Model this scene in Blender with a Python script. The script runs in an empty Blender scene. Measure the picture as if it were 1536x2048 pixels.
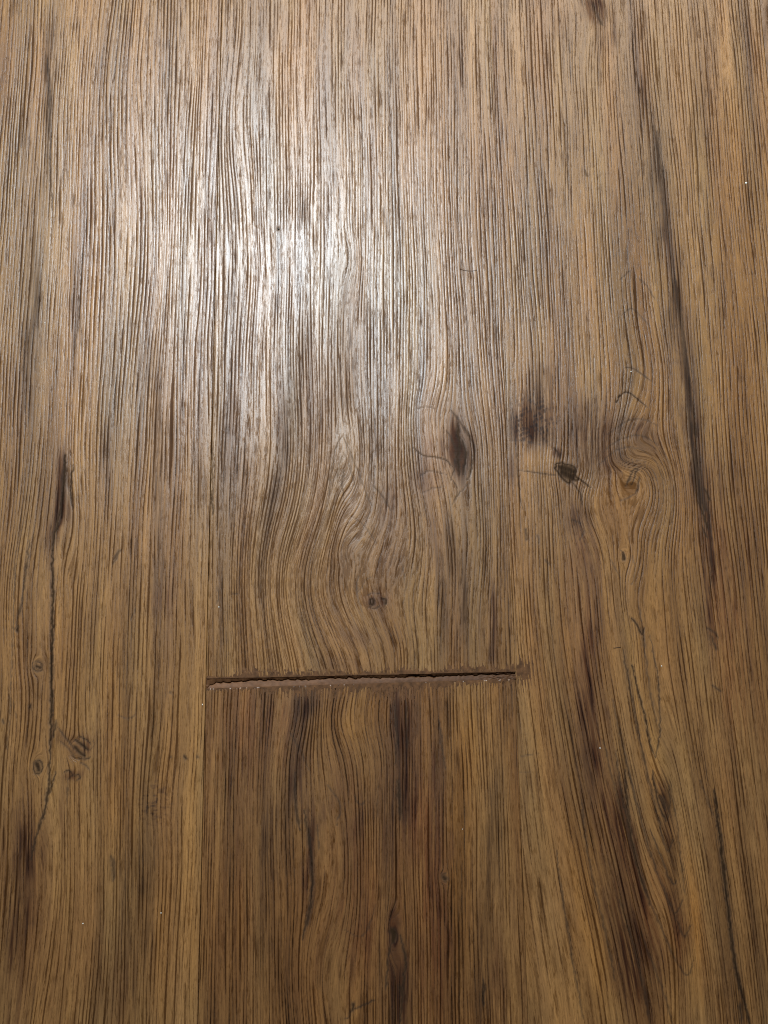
import bpy, math, random
import numpy as np
from mathutils import Matrix, Vector

# ------------------------------------------------------------------ camera
F = 1538.0; CX, CY = 768.0, 1024.0            # 26 mm phone lens, in units of the photo
def _n(v):
    v = np.array(v, float); return v / np.linalg.norm(v)
VP = (652.0, -8885.0)                          # where the plank seams converge
Yc = _n([(VP[0]-CX)/F, (VP[1]-CY)/F, 1.0])     # floor's lengthwise axis seen in the camera frame
Xc = _n([1.0, -Yc[0]/Yc[1], 0.0])
Zc = np.cross(Xc, Yc)
M3 = np.array([Xc, Yc, Zc])
def ray(px, py):
    return M3 @ np.array([(px-CX)/F, (py-CY)/F, 1.0])
_a = ray(412, 1345); _b = ray(1031, 1345)
PW = 0.18                                      # plank width in metres
_pa = _a / -_a[2]; _pb = _b / -_b[2]
CAM_H = PW / (_pb[0]-_pa[0])
CAM = np.array([-PW/2 - _pa[0]*CAM_H, -_pa[1]*CAM_H, CAM_H])
def floor_pt(px, py):
    d = ray(px, py); return CAM + d * (CAM_H / -d[2])
S = PW / 619.0                                 # metres per grain unit
def uv(px, py):
    p = floor_pt(px, py)
    return 412 + (p[0] + PW/2)/S, 1345 - p[1]/S

scene = bpy.context.scene
cam_d = bpy.data.cameras.new("camera"); cam = bpy.data.objects.new("camera", cam_d)
scene.collection.objects.link(cam); scene.camera = cam
cam_d.sensor_fit = 'VERTICAL'; cam_d.sensor_height = 36.0; cam_d.lens = 36.0*F/2048.0
cam_d.clip_start = 0.01; cam_d.clip_end = 50
m = Matrix.Identity(4)
for r in range(3):
    m[r][0] = M3[r][0]; m[r][1] = -M3[r][1]; m[r][2] = -M3[r][2]; m[r][3] = CAM[r]
cam.matrix_world = m

# ------------------------------------------------------------------ world and lamps (indoors)
world = bpy.data.worlds.new("World"); scene.world = world; world.use_nodes = True
bg = world.node_tree.nodes["Background"]
bg.inputs[0].default_value = (1.0, 0.80, 0.58, 1); bg.inputs[1].default_value = 0.09
scene.cycles.use_denoising = False
scene.cycles.pixel_filter_type = 'BLACKMAN_HARRIS'; scene.cycles.filter_width = 1.1
scene.view_settings.view_transform = 'Standard'; scene.view_settings.look = 'None'
scene.view_settings.exposure = 0.0; scene.view_settings.gamma = 1.0
def lamp(name, aim_px, dist, size, power, col, sizey=None):
    p = floor_pt(*aim_px); d = ray(*aim_px); d = d/np.linalg.norm(d); r = np.array([d[0], d[1], -d[2]])
    q = p + r*dist
    l = bpy.data.lights.new(name, 'AREA'); l.shape = 'RECTANGLE'; l.size = size; l.size_y = sizey or size
    l.energy = power; l.color = col
    o = bpy.data.objects.new(name, l); scene.collection.objects.link(o)
    o.location = q
    o.rotation_euler = Vector(p-q).to_track_quat('-Z', 'Y').to_euler()
    return o
lamp("ceiling_lamp", (570, 560), 0.84, 0.24, 18.5, (0.74, 0.89, 1.0), 0.42)
lamp("veil_fill", (980, -250), 2.3, 1.7, 30.0, (0.90, 0.95, 1.0), 1.2)  # added fill, no seen source: wide dim area laying a pale veil up top
lamp("warm_lamp", (1900, -500), 2.6, 0.5, 10.0, (1.0, 0.74, 0.46))

# ------------------------------------------------------------------ noise
def _tab(seed):
    return np.random.RandomState(seed).rand(256, 256).astype(np.float32)
_T = {}
def vn(a, b, seed=0):
    """value noise 0..1 on arrays a, b"""
    if seed not in _T: _T[seed] = _tab(seed)
    t = _T[seed]
    a = np.asarray(a, np.float32); b = np.asarray(b, np.float32)
    ia = np.floor(a); ib = np.floor(b); fa = a-ia; fb = b-ib
    ia = ia.astype(np.int32); ib = ib.astype(np.int32)
    fa = fa*fa*(3-2*fa); fb = fb*fb*(3-2*fb)
    i0 = ia & 255; i1 = (ia+1) & 255; j0 = ib & 255; j1 = (ib+1) & 255
    return (t[i0, j0]*(1-fa)+t[i1, j0]*fa)*(1-fb) + (t[i0, j1]*(1-fa)+t[i1, j1]*fa)*fb
def sst(x, a, b):
    t = np.clip((x-a)/(b-a), 0, 1); return t*t*(3-2*t)

# ------------------------------------------------------------------ the wood: every mark is listed where it lies on its plank
# W: warps of the grain.  ('k',x,y,radius,stretch,strength) flow round a knot; ('g',x,y,sx,sy,shift) sideways bend
# B: broad tones  (x,y,sx,sy,angle deg,amount,kind)  kind d dark, r red brown, y honey, g grey, p plum, l light
# L: drawn lines  ([points],width,strength)
P = {}
P['left'] = dict(seed=11, sp=7.6, tone=0.0, hue=(0.0, 0.0), W=[
    ('k',76,1332,11,1.6,1.2), ('k',77,1532,12,1.8,1.2), ('k',150,1500,15,1.3,1.0),
    ('g',40,1150,60,160,-14), ('g',150,1050,50,120,12), ('g',20,1400,60,120,8), ('g',330,1600,60,90,-9), ('g',215,250,110,330,-16),
    ('g',300,500,90,300,14), ('v',96,1540,58,1800,18,12),('v',135,1180,122,900,12,8),('k',118,1080,8,5,.6), ('g',120,1800,110,240,22), ('g',380,1950,60,200,-8)],
  B=[(60,1850,120,260,0,.16,'d'),(60,620,34,230,4,.30,'g'),(98,170,13,130,2,.55,'g'),(100,60,26,90,2,.25,'g'),(60,300,22,170,2,.22,'g'),(150,620,9,150,3,.30,'g'),
    (122,985,16,95,5,.7,'d'),(98,1060,22,90,12,.30,'d'),(300,760,40,160,0,.20,'g'),(325,900,22,130,0,.18,'g'),(315,1010,13,160,0,.22,'g'),
    (210,930,16,100,0,.20,'d'),(340,1250,12,160,0,.22,'d'),(325,1200,22,30,0,.20,'r'),(45,1330,30,200,2,.14,'d'),
    (86,1330,13,150,0,.20,'d'),(60,1690,26,90,8,.35,'d'),(30,1780,36,130,6,.45,'d'),(50,1900,55,70,0,.30,'d'),(150,1870,40,120,0,.22,'r'),
    (285,1770,40,170,0,.26,'g'),(345,1650,25,60,0,.12,'d'),(310,1610,30,32,0,.20,'d'),(235,1950,55,100,0,.28,'d'),(160,1492,26,20,30,.5,'d'),(145,1550,20,9,10,.5,'d'),(130,1475,18,18,0,.4,'d'),
    (200,1200,30,260,2,.14,'y'),(190,820,20,150,2,.18,'y'),(230,470,14,200,2,.12,'y'),(385,1600,14,300,0,.22,'y'),(375,1250,12,200,0,.15,'y'),
    (20,900,40,200,0,.15,'p'),(15,100,40,120,0,.16,'r'),(230,1650,40,90,3,.10,'y'),(130,1640,12,90,10,.24,'d'),(30,2010,60,50,0,.2,'d')],
  L=[([(96,120),(99,200),(100,330),(104,420)],2.2,.55),([(165,500),(158,640),(150,700)],1.6,.5),([(160,560),(163,700)],1.3,.4),
     ([(130,910),(127,980),(119,1030),(109,1070),(104,1100)],4.2,.8),([(146,930),(140,985),(146,1015)],2.2,.7),
     ([(104,1100),(106,1190),(105,1260),(103,1330),(103,1400),(101,1470),(100,1510)],3.4,.9),([(100,1510),(98,1560),(92,1610),(86,1640)],2.6,.8),
     ([(112,1440),(106,1475)],2.4,.7),([(112,1545),(98,1580),(88,1625),(70,1680),(62,1720)],2.2,.75),
     ([(58,1080),(54,1140),(44,1200),(30,1260)],1.8,.6),([(30,1100),(26,1300),(14,1500)],1.5,.5),
     ([(240,1098),(232,1112),(228,1120)],2.2,.6),([(236,1108),(226,1128)],1.6,.55),([(272,1218),(262,1240)],1.5,.45),
     ([(272,1425),(258,1440),(236,1430)],1.2,.4),([(222,1712),(228,1735),(226,1762)],3.6,.6),
     ([(150,1480),(163,1488),(176,1500)],3.0,.9),([(156,1472),(172,1478),(182,1488)],1.6,.8),([(148,1492),(160,1506),(172,1513)],3.4,.95),
     ([(116,1455),(126,1470),(140,1485),(148,1500)],1.8,.6),([(118,1480),(130,1490),(142,1502),(152,1520)],1.5,.5),
     ([(154,1515),(168,1520),(182,1515)],1.6,.7),([(160,1525),(172,1530),(180,1540)],1.6,.6),
     ([(128,1545),(138,1540),(146,1548),(142,1556),(130,1556)],1.5,.8),([(148,1550),(158,1549),(162,1556),(154,1560)],1.5,.75),
     ([(180,1500),(190,1490),(186,1482)],1.0,.5),([(134,1560),(136,1580),(134,1610)],1.2,.6),
     ([(66,1325),(76,1322),(86,1330),(84,1340),(74,1344),(66,1338),(66,1325)],1.5,.7),([(72,1332),(80,1335)],3.0,.9),
     ([(68,1524),(78,1518),(87,1530),(84,1546),(74,1550),(67,1540),(68,1524)],1.8,.8),([(74,1528),(78,1540)],5.0,.95),
     ([(26,1400),(32,1440),(30,1425)],1.4,.5),([(6,1440),(7,1446)],2.5,.7),([(60,1410),(60,1416)],2.8,.8),
     ([(36,1252),(34,1262)],2.4,.8),([(340,1384),(341,1385)],2.5,.6),([(369,1513),(370,1515)],3.0,.8),([(394,1513),(395,1514)],2.4,.7),([(340,1513),(341,1515)],2.2,.6)])
P['upper'] = dict(seed=23, sp=6.6, band=.6, tone=0.0, hue=(0.0, 0.1), W=[
    ('g',655,1165,135,140,-66),('v',688,1120,686,850,30,12),('g',835,1080,45,110,16),('g',690,1020,40,90,-10),     ('k',915,905,34,1.9,1.0), ('g',560,900,55,150,13), ('g',460,1000,40,300,3),
    ('g',700,930,26,90,16), ('g',860,830,40,60,-12),('g',470,250,40,160,-14),('g',520,560,60,160,8),('g',700,520,22,60,12),('g',960,1080,40,120,14),
    ('g',890,1150,30,160,8),('g',800,1300,60,60,8)],
  B=[(902,905,42,74,-10,.32,'r'),(748,1203,8,9,0,.9,'d'),(769,1200,5,7,0,.8,'d'),(752,1200,26,20,0,.35,'r'),(565,850,14,95,4,.34,'d'),(590,790,20,80,3,.22,'g'),(450,880,22,140,3,.20,'d'),(545,1030,26,110,-4,.22,'d'),(640,830,40,150,0,.20,'p'),
    (690,940,30,70,0,.10,'d'),(775,1010,22,60,-8,.26,'d'),(905,880,26,60,-14,.42,'p'),(922,915,17,48,-6,.62,'d'),(880,810,20,40,-25,.24,'p'),
    (850,850,22,50,0,.20,'y'),(848,960,34,36,0,.20,'r'),(840,960,24,20,0,.16,'p'),(895,1160,15,160,-3,.40,'g'),(930,1180,10,160,2,.34,'g'),(870,1090,10,90,6,.25,'d'),
    (985,1250,9,110,0,.30,'d'),(960,1240,8,120,0,.24,'d'),(830,1230,34,80,0,.16,'y'),(722,1200,24,48,0,.20,'y'),(690,1130,34,50,10,.20,'d'),(720,1275,46,24,-15,.30,'d'),
    (690,1330,50,18,-6,.26,'d'),(660,1200,30,90,0,.16,'g'),(600,1170,26,120,0,.12,'l'),(545,1230,18,100,-8,.14,'l'),(480,1150,24,140,0,.10,'y'),
    (800,1280,26,70,10,.14,'y'),(790,1130,30,40,0,.20,'d'),(560,50,40,60,0,.2,'d'),(745,60,30,140,0,.16,'y'),(820,100,26,90,0,.10,'g'),(670,280,26,140,0,.12,'g'),
    (720,600,28,160,0,.16,'g'),(610,700,16,110,0,.18,'g'),(505,700,20,90,0,.14,'y'),(470,620,24,120,0,.10,'p'),(690,760,34,80,0,.12,'p'),(960,300,50,200,0,.06,'p')],
  L=[([(742,1196),(750,1202),(746,1212),(740,1206),(742,1196)],2.6,.9),([(763,1197),(772,1198),(769,1206)],2.0,.85),([(736,1190),(748,1184),(762,1188)],1.3,.6),
     ([(738,1214),(750,1218),(762,1211)],1.5,.6),([(714,1186),(722,1175),(730,1162),(745,1152)],1.0,.4),
     ([(893,862),(906,880),(912,905),(908,940),(902,960)],2.4,.6),([(926,850),(944,880),(950,905),(944,940),(934,960)],2.2,.6),([(902,820),(922,845),(936,872)],2.4,.55),
     ([(915,845),(919,880),(915,920),(918,950)],3.6,.8),([(924,880),(934,915),(926,948)],3.4,.7),([(904,880),(912,900)],2.0,.6),
     ([(826,895),(846,912),(868,914),(892,918),(906,935)],1.6,.65),([(838,955),(855,940),(875,944),(895,950)],1.3,.5),([(846,985),(870,975),(888,972)],1.3,.45),([(826,820),(850,812),(876,818)],1.3,.4),
     ([(905,960),(916,975),(912,1000)],1.6,.6),([(938,965),(920,985),(905,1010)],1.3,.5),
     ([(684,870),(668,905),(660,950),(658,990)],1.6,.5),([(684,870),(702,905),(722,960),(742,1010)],1.4,.45),([(688,905),(678,930),(674,965)],1.5,.45),([(688,905),(700,935),(712,975)],1.3,.4),
     ([(688,940),(684,970),(688,1000)],1.6,.5),([(700,1030),(730,1050),(752,1085)],1.2,.4),([(745,970),(765,990),(780,1020)],2.0,.5),([(722,1140),(712,1165),(716,1200),(730,1240)],1.2,.4),
     ([(800,1120),(812,1160),(806,1210)],1.2,.35),([(557,455),(556,460)],3.2,.55),([(424,880),(426,960),(424,1015)],1.8,.6),([(424,980),(426,1030)],2.0,.7),
     ([(434,1208),(437,1190),(434,1170)],1.4,.55),([(463,1186),(475,1188)],1.4,.5)])
P['lower'] = dict(seed=37, sp=6.4, tone=-0.16, hue=(0.32, 0.1), W=[
    ('k',690,1440,50,1.2,.6), ('g',560,1640,60,200,-16),('g',720,1440,65,60,-22),('g',620,1430,50,60,14), ('k',790,1875,14,3.5,1.0), ('k',888,1756,7,1.5,1.0), ('g',690,1780,60,220,18),
    ('g',960,1650,40,160,8),('g',640,1950,70,120,-22)],
  B=[(500,1480,110,130,0,.34,'r'),(480,1750,70,200,0,.22,'r'),(700,1800,90,160,0,.2,'r'),(820,1700,90,380,0,.20,'r'),(612,1405,34,36,0,.50,'p'),(596,1440,22,40,-20,.34,'d'),(500,1440,80,60,0,.24,'r'),(560,1500,60,50,0,.16,'r'),(690,1470,48,36,-8,.24,'y'),(735,1415,36,34,0,.6,'y'),(700,1455,46,30,-25,.4,'y'),
    (700,1390,20,16,0,.14,'y'),(592,1560,11,70,-6,.40,'d'),(618,1700,16,90,-6,.42,'d'),(545,1690,24,100,-6,.30,'g'),(480,1600,22,120,0,.10,'d'),(450,1800,30,160,0,.10,'r'),
    (680,1580,50,70,0,.24,'r'),(700,1700,40,120,0,.34,'r'),(720,1850,34,120,0,.40,'r'),(650,1620,12,60,-30,.26,'d'),(720,1640,14,50,-30,.24,'d'),
    (800,1460,22,120,0,.50,'d'),(815,1560,14,90,0,.36,'d'),(770,1640,18,130,0,.30,'d'),(850,1660,34,160,0,.34,'r'),(875,1560,14,90,0,.34,'d'),(880,1850,24,160,0,.30,'r'),
    (790,1860,10,40,0,.60,'d'),(800,1980,18,70,0,.50,'d'),(830,1950,20,80,0,.26,'d'),(925,1700,26,260,0,.42,'y'),(960,1450,60,80,0,.3,'y'),(940,1520,26,110,0,.20,'y'),(985,1500,24,100,0,.20,'y'),
    (990,1650,18,110,0,.34,'g'),(965,1880,16,120,0,.32,'g'),(1000,1960,14,90,0,.34,'d'),(560,1900,30,120,0,.24,'g'),(640,1900,26,110,0,.14,'d'),(420,1950,20,120,0,.10,'r'),
    (740,1760,14,60,12,.22,'y'),(770,1900,10,60,12,.20,'y'),(690,1990,18,60,12,.30,'y'),(600,1980,40,70,0,.20,'r')],
  L=[([(590,1545),(590,1610),(600,1660)],2.6,.7),([(608,1620),(622,1700),(626,1780),(612,1850),(604,1880)],3.0,.7),([(655,1570),(685,1610),(672,1650)],1.6,.5),
     ([(580,1465),(600,1500),(618,1540)],1.6,.5),([(634,1650),(638,1700)],1.6,.5),([(708,1590),(718,1612),(732,1600)],1.6,.5),
     ([(782,1858),(789,1868),(786,1885)],6.0,.85),([(784,1880),(774,1930),(772,1980)],1.6,.7),([(800,1870),(814,1920),(806,1970),(800,2048)],2.4,.75),([(800,1975),(804,1990)],4.0,.8),
     ([(886,1754),(891,1758)],4.5,.9),([(880,1748),(892,1747)],1.2,.5),([(752,2000),(735,2005),(720,2015),(705,2018),(698,2034),(690,2040)],1.8,.7),([(706,2008),(704,2020)],3.0,.8),
     ([(796,1560),(799,1600),(800,1640)],3.0,.7),([(790,1400),(794,1480),(790,1530)],2.0,.6),([(812,1400),(815,1500)],1.8,.6),([(878,1440),(884,1500),(892,1540)],2.0,.6),
     ([(968,1960),(967,2010)],3.0,.8),([(690,1860),(725,1880),(740,1850),(752,1810)],1.3,.45),([(756,1560),(754,1640)],1.3,.4)])
P['right'] = dict(seed=51, sp=7.2, tone=-0.01, hue=(0.08, 0.0), W=[
    ('g',1310,985,62,95,38),('g',1175,1010,50,80,-22),('g',1250,880,60,50,-16),('k',1258,965,31,1.2,.55),('v',1262,930,1268,740,42,30), ('v',1268,1150,1378,1940,34,33), ('k',1247,1112,9,2.2,1.1),('g',1115,945,30,40,-8),('g',1165,945,30,40,8), ('g',1285,1240,34,110,16), ('g',1340,1620,34,160,20),
    ('g',1290,2150,230,520,105), ('g',1350,1850,40,160,24), ('g',1300,750,50,110,14), ('g',1180,40,40,90,12), ('g',1080,1500,60,200,5),('g',1120,1250,70,200,-8)],
  B=[(1480,1200,70,300,0,.22,'r'),(1170,1500,40,260,-4,.2,'d'),(1068,842,36,46,-14,1.0,'d'),(1080,790,24,60,-8,.34,'g'),(1090,872,22,20,22,.45,'g'),(1030,860,10,34,0,.40,'p'),(1110,780,30,70,0,.10,'p'),
    (1072,918,32,26,4,.38,'y'),(1095,960,50,34,0,.16,'y'),(1022,940,12,40,0,.30,'p'),(1113,906,8,11,0,.75,'p'),
    (1190,850,60,60,0,.40,'p'),(1215,920,60,30,0,.40,'p'),(1150,870,30,30,0,.3,'p'),(1300,880,50,40,0,.16,'p'),(1240,1030,60,40,0,.08,'d'),(1310,930,30,24,0,.24,'y'),(1180,1000,50,30,30,.18,'y'),
    (1352,600,17,110,-10,.45,'g'),(1376,800,17,120,-6,.25,'p'),(1397,960,19,80,-6,.3,'p'),(1440,960,38,60,0,.28,'p'),(1370,690,34,120,-6,.14,'p'),
    (1416,1110,12,90,-4,.42,'p'),(1425,1250,15,110,-3,.34,'r'),(1450,1150,50,140,0,.16,'p'),(1490,1350,50,180,0,.18,'r'),(1500,1100,40,100,0,.10,'p'),
    (1312,330,16,80,-12,.50,'g'),(1320,450,20,90,-8,.28,'g'),(1290,200,14,60,-10,.2,'p'),(1190,20,34,36,0,.85,'d'),(1196,8,16,20,0,.6,'p'),(1205,80,30,50,-15,.34,'p'),(1200,150,30,40,-10,.22,'g'),
    (1140,20,22,60,-14,.34,'y'),(1150,80,10,60,-14,.2,'y'),(990,110,18,70,-4,.30,'y'),(1120,60,20,60,0,.2,'d'),(1445,110,16,170,-6,.46,'y'),(1470,330,20,160,-8,.38,'y'),(1500,600,30,200,-6,.24,'y'),(1400,200,16,150,-8,.16,'g'),
    (1500,100,16,90,-8,.26,'r'),(1150,1040,22,34,-18,.46,'p'),(1160,1100,24,60,-14,.30,'r'),(1180,1250,16,160,-8,.36,'r'),(1170,1430,18,150,-4,.40,'d'),(1130,1540,10,90,0,.14,'d'),
    (1195,1560,24,90,-7,.15,'d'),(1215,1660,28,90,-12,.20,'r'),(1240,1600,10,80,-10,.2,'d'),(1290,1850,38,130,-16,.42,'r'),(1250,1930,34,90,-12,.42,'d'),(1330,1960,30,100,-10,.34,'d'),
    (1175,1760,24,170,-10,.26,'y'),(1140,1650,20,110,0,.20,'y'),(1195,1930,20,100,-10,.22,'y'),(1075,1620,40,140,0,.12,'p'),(1100,1550,40,60,0,.10,'r'),
    (1335,1600,15,60,-4,.50,'g'),(1345,1720,14,70,-8,.34,'g'),(1360,1870,20,60,-8,.40,'r'),(1390,1880,12,120,-6,.34,'y'),(1305,1560,8,90,-12,.24,'y'),(1370,1600,12,120,-5,.12,'y'),
    (1275,1350,20,140,-4,.12,'y'),(1240,1250,24,100,-8,.12,'d'),(1300,1120,24,140,0,.10,'y'),(1430,1800,30,200,-6,.14,'r'),(1510,1750,40,200,0,.16,'r'),(1480,1950,60,80,0,.2,'d'),(1520,1900,30,100,0,.2,'g'),
    (1330,1450,20,100,0,.10,'l'),(1090,1150,30,90,0,.12,'l'),(1100,1330,40,80,0,.08,'r'),(1050,1280,16,80,0,.10,'y')],
  L=[([(1296,200),(1312,300),(1328,420),(1345,560)],4.0,.34),([(1306,230),(1322,340),(1338,470),(1352,590)],2.0,.5),([(1352,560),(1368,660),(1380,780),(1396,900)],2.2,.6),([(1186,4),(1192,26),(1204,50)],3.0,.6),([(1112,926),(1126,924),(1132,932),(1138,928),(1152,936),(1149,948),(1160,962),(1142,960),(1138,968),(1120,953),(1116,942),(1110,940),(1112,926)],2.6,1.0),([(1119,934),(1134,938),(1147,943)],9.0,1.0),([(1124,943),(1136,950),(1148,957)],10.0,1.0),([(1130,946),(1142,952)],10.0,1.0),
     ([(1146,948),(1165,962),(1182,976)],1.7,.85),([(1140,962),(1156,975),(1162,995),(1166,1010)],1.6,.7),([(1036,941),(1060,943),(1085,947),(1112,950)],1.5,.6),
     ([(1036,890),(1034,920),(1038,960),(1040,995),(1046,1020)],1.4,.55),([(1018,880),(1046,882),(1070,886)],1.3,.3),
     ([(1108,896),(1116,904),(1120,916)],2.5,.7),
     ([(1232,805),(1242,786),(1256,783),(1272,795),(1294,814)],1.7,.8),([(1250,735),(1266,736),(1284,748),(1302,762)],2.0,.6),([(1240,560),(1255,545),(1264,540)],1.6,.5),([(1242,630),(1262,614),(1276,626),(1298,650)],1.7,.5),
     ([(1276,555),(1296,572),(1310,600)],1.8,.5),([(1215,870),(1240,850),(1262,838),(1290,838),(1312,850)],1.6,.45),([(1205,905),(1232,882),(1262,870),(1290,872),(1316,890)],1.5,.45),
     ([(1200,930),(1222,905),(1250,894),(1280,896),(1300,912)],1.5,.45),([(1252,972),(1262,950),(1268,938),(1276,936),(1270,952),(1262,968)],2.2,.7),([(1278,952),(1278,972),(1270,988)],1.8,.65),([(1240,1000),(1262,995),(1275,980)],1.2,.45),
     ([(1300,908),(1322,940),(1330,985),(1318,1030)],1.3,.45),([(1320,895),(1345,935),(1352,990),(1342,1050)],1.3,.4),
     ([(1345,560),(1362,640),(1372,740),(1378,840),(1388,920),(1400,990)],4.5,.55),([(1382,845),(1392,868)],9.0,.6),([(1390,900),(1396,960),(1402,1000),(1412,1020)],9.0,.6),([(1408,975),(1420,1000)],3.0,.7),
     ([(1398,1005),(1408,1030),(1416,1060)],2.6,.8),([(1402,1048),(1414,1075)],1.6,.7),([(1418,1020),(1424,1100),(1420,1190)],2.0,.5),([(1412,1255),(1426,1262),(1436,1275)],2.2,.6),([(1424,1275),(1432,1298)],2.6,.6),([(1416,1265),(1420,1290)],1.3,.5),([(1424,1370),(1442,1383)],2.0,.6),
     ([(1306,250),(1322,330),(1328,400)],2.0,.6),([(1314,260),(1330,360)],1.6,.5),([(1170,340),(1174,352)],2.4,.6),([(1136,75),(1140,105)],1.6,.5),
     ([(1243,1102),(1249,1106),(1250,1118),(1245,1122),(1243,1110)],1.8,.8),([(1246,1108),(1247,1116)],2.8,.9),([(1222,1120),(1236,1146),(1244,1160)],1.2,.5),([(1264,1110),(1272,1140),(1262,1170)],1.1,.45),
     ([(1246,1300),(1270,1430),(1290,1530),(1310,1610),(1326,1680),(1338,1710),(1346,1680)],2.0,.65),([(1226,1400),(1256,1540),(1284,1650),(1312,1740),(1336,1800),(1352,1835),(1364,1800)],2.0,.6),([(1206,1480),(1246,1640),(1284,1760),(1320,1850),(1350,1920),(1376,1960),(1388,1920)],2.0,.55),([(1276,1200),(1290,1300),(1302,1400),(1314,1450)],1.3,.5),([(1340,1560),(1352,1640),(1362,1720),(1370,1790)],1.4,.5),([(1262,1235),(1272,1246),(1280,1262),(1285,1272),(1289,1256)],2.0,.85),([(1286,1268),(1288,1290)],3.0,.5),([(1264,1330),(1280,1400),(1290,1430),(1300,1490),(1311,1516)],1.8,.85),([(1311,1516),(1320,1480),(1320,1420),(1314,1340),(1300,1270)],1.6,.7),
     ([(1304,1540),(1312,1590),(1322,1620),(1333,1644)],2.0,.8),([(1333,1644),(1340,1610),(1338,1570)],1.6,.6),([(1318,1590),(1328,1602),(1332,1620)],4.0,.6),([(1300,1660),(1326,1720),(1344,1772),(1352,1760)],1.8,.7),([(1338,1800),(1358,1850),(1370,1880),(1382,1850)],2.0,.55),
     ([(1250,1540),(1254,1610),(1262,1680),(1280,1750),(1300,1810)],3.2,.75),([(1232,1500),(1244,1600),(1270,1700),(1290,1760)],2.0,.6),
     ([(1112,1700),(1120,1770),(1134,1850),(1150,1950),(1168,2040)],1.9,.6),([(1164,1600),(1170,1680),(1190,1780),(1215,1880),(1230,1960)],2.0,.6),([(1240,1800),(1280,1930),(1300,2048)],2.2,.55),([(1280,1860),(1330,1990),(1345,2048)],2.0,.5),
     ([(1428,1580),(1442,1690),(1452,1780),(1460,1860),(1470,1930),(1486,1995),(1500,2048)],3.4,.9),([(1400,1560),(1430,1640)],1.5,.5),([(1478,2005),(1484,2048)],3.0,.7),
     ([(1042,1512),(1060,1510),(1078,1507)],1.4,.45),([(1038,1545),(1056,1544)],1.2,.35),([(1052,1058),(1054,1080)],2.2,.6),([(1074,1070),(1077,1085)],2.0,.5),
     ([(1090,1120),(1098,1128)],2.4,.5),([(1146,1040),(1160,1046)],2.0,.55),([(1168,1062),(1160,1080)],2.0,.5)])
# S: soft bands that run with the grain  ([points], half width, amount, kind)
P['right']['S'] = [([(1090,730),(1076,800),(1062,884)],24,.5,'d'),([(1030,820),(1046,850),(1090,880)],14,.5,'d'),([(1150,1000),(1165,1150),(1172,1300),(1185,1450),(1205,1580),(1245,1700),(1275,1850),(1310,2060)],26,.55,'d'),
    ([(1180,1420),(1205,1560),(1235,1660),(1268,1790),(1300,1900)],20,.5,'r'),([(1240,1560),(1262,1690),(1285,1800)],11,.95,'d'),([(1215,1740),(1255,1900),(1290,2060)],30,.55,'d'),
    ([(1282,130),(1312,300),(1328,430),(1350,560),(1372,700),(1385,850),(1400,980),(1414,1040)],12,.6,'d'),([(1368,700),(1387,860),(1402,1000),(1414,1045)],16,.8,'d'),
    ([(1412,1040),(1418,1200),(1430,1300)],12,.6,'d'),([(1440,1000),(1450,1200),(1470,1500),(1480,1700)],30,.35,'r'),([(1318,1560),(1338,1640),(1346,1700)],11,.65,'d'),([(1340,1780),(1364,1880)],14,.5,'d'),
    ([(1140,1600),(1165,1750),(1200,1950),(1215,2060)],20,.45,'y'),([(1378,1700),(1388,1850),(1405,2020)],10,.5,'y'),([(1262,1250),(1290,1420),(1318,1560)],16,.3,'y'),([(1440,0),(1462,160),(1482,330),(1500,520)],16,.5,'y'),
    ([(1180,800),(1150,850),(1160,900),(1215,920)],26,.35,'d'),([(1190,880),(1230,850),(1290,850),(1330,900)],13,.4,'p')]
P['lower']['S'] = [([(806,1390),(812,1500),(804,1660)],28,.42,'d'),([(860,1560),(872,1800),(860,2060)],34,.45,'r'),([(592,1440),(604,1580),(622,1720),(612,1860)],13,.4,'d'),
    ([(790,1840),(796,1960),(800,2060)],14,.45,'d'),([(930,1400),(925,1600),(920,1900)],18,.4,'y'),([(985,1560),(980,1750),(970,2040)],12,.45,'g'),([(520,1550),(540,1750),(550,1950)],16,.3,'g')]
P['left']['S'] = [([(100,60),(98,300),(66,500),(52,800)],18,.45,'g'),([(300,680),(322,900),(316,1300)],14,.35,'g'),([(132,900),(124,990),(108,1080)],11,.75,'d'),([(60,1640),(44,1800),(30,1950)],18,.5,'d'),
    ([(106,1100),(105,1300),(100,1520)],8,.4,'d'),([(290,1650),(284,1850),(270,2060)],22,.35,'g'),([(386,1300),(392,1600),(385,2000)],10,.2,'y')]
P['upper']['S'] = [([(893,1040),(925,1180),(912,1330)],13,.55,'g'),([(576,780),(566,900),(545,1010)],14,.5,'g'),([(870,1090),(880,1200),(886,1330)],7,.4,'g'),([(690,520),(685,700),(700,820)],24,.28,'p'),
    ([(893,850),(925,870),(940,920),(915,965)],19,.45,'d'),([(850,1000),(840,940),(860,870)],14,.3,'r'),([(985,1180),(986,1330)],7,.5,'d')]
P['corner'] = dict(seed=77, sp=9.5, tone=-0.16, hue=(0.3, 0.0), W=[], B=[], L=[])
# other planks next to these, beyond the frame
for _k, _s in (('outer', 91),): P[_k] = dict(seed=_s, sp=9.5, tone=-0.03, hue=(0.1, 0.0), W=[], B=[], L=[])

SEEDX = {}
def prep(p):
    if 'ready' in p: return
    p['W'] = [(w[0],)+uv(w[1], w[2])+((uv(w[3], w[4]),)+tuple(w[5:]) if w[0] == 'v' else tuple(w[3:])) for w in p['W']]
    p['B'] = [uv(b[0], b[1])+tuple(b[2:]) for b in p['B']]
    p['L'] = [([uv(*q) for q in l[0]], l[1], l[2]) for l in p['L']]
    p['S'] = [([uv(*q) for q in l[0]],)+tuple(l[1:]) for l in p.get('S', [])]
    p['ready'] = True

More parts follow.
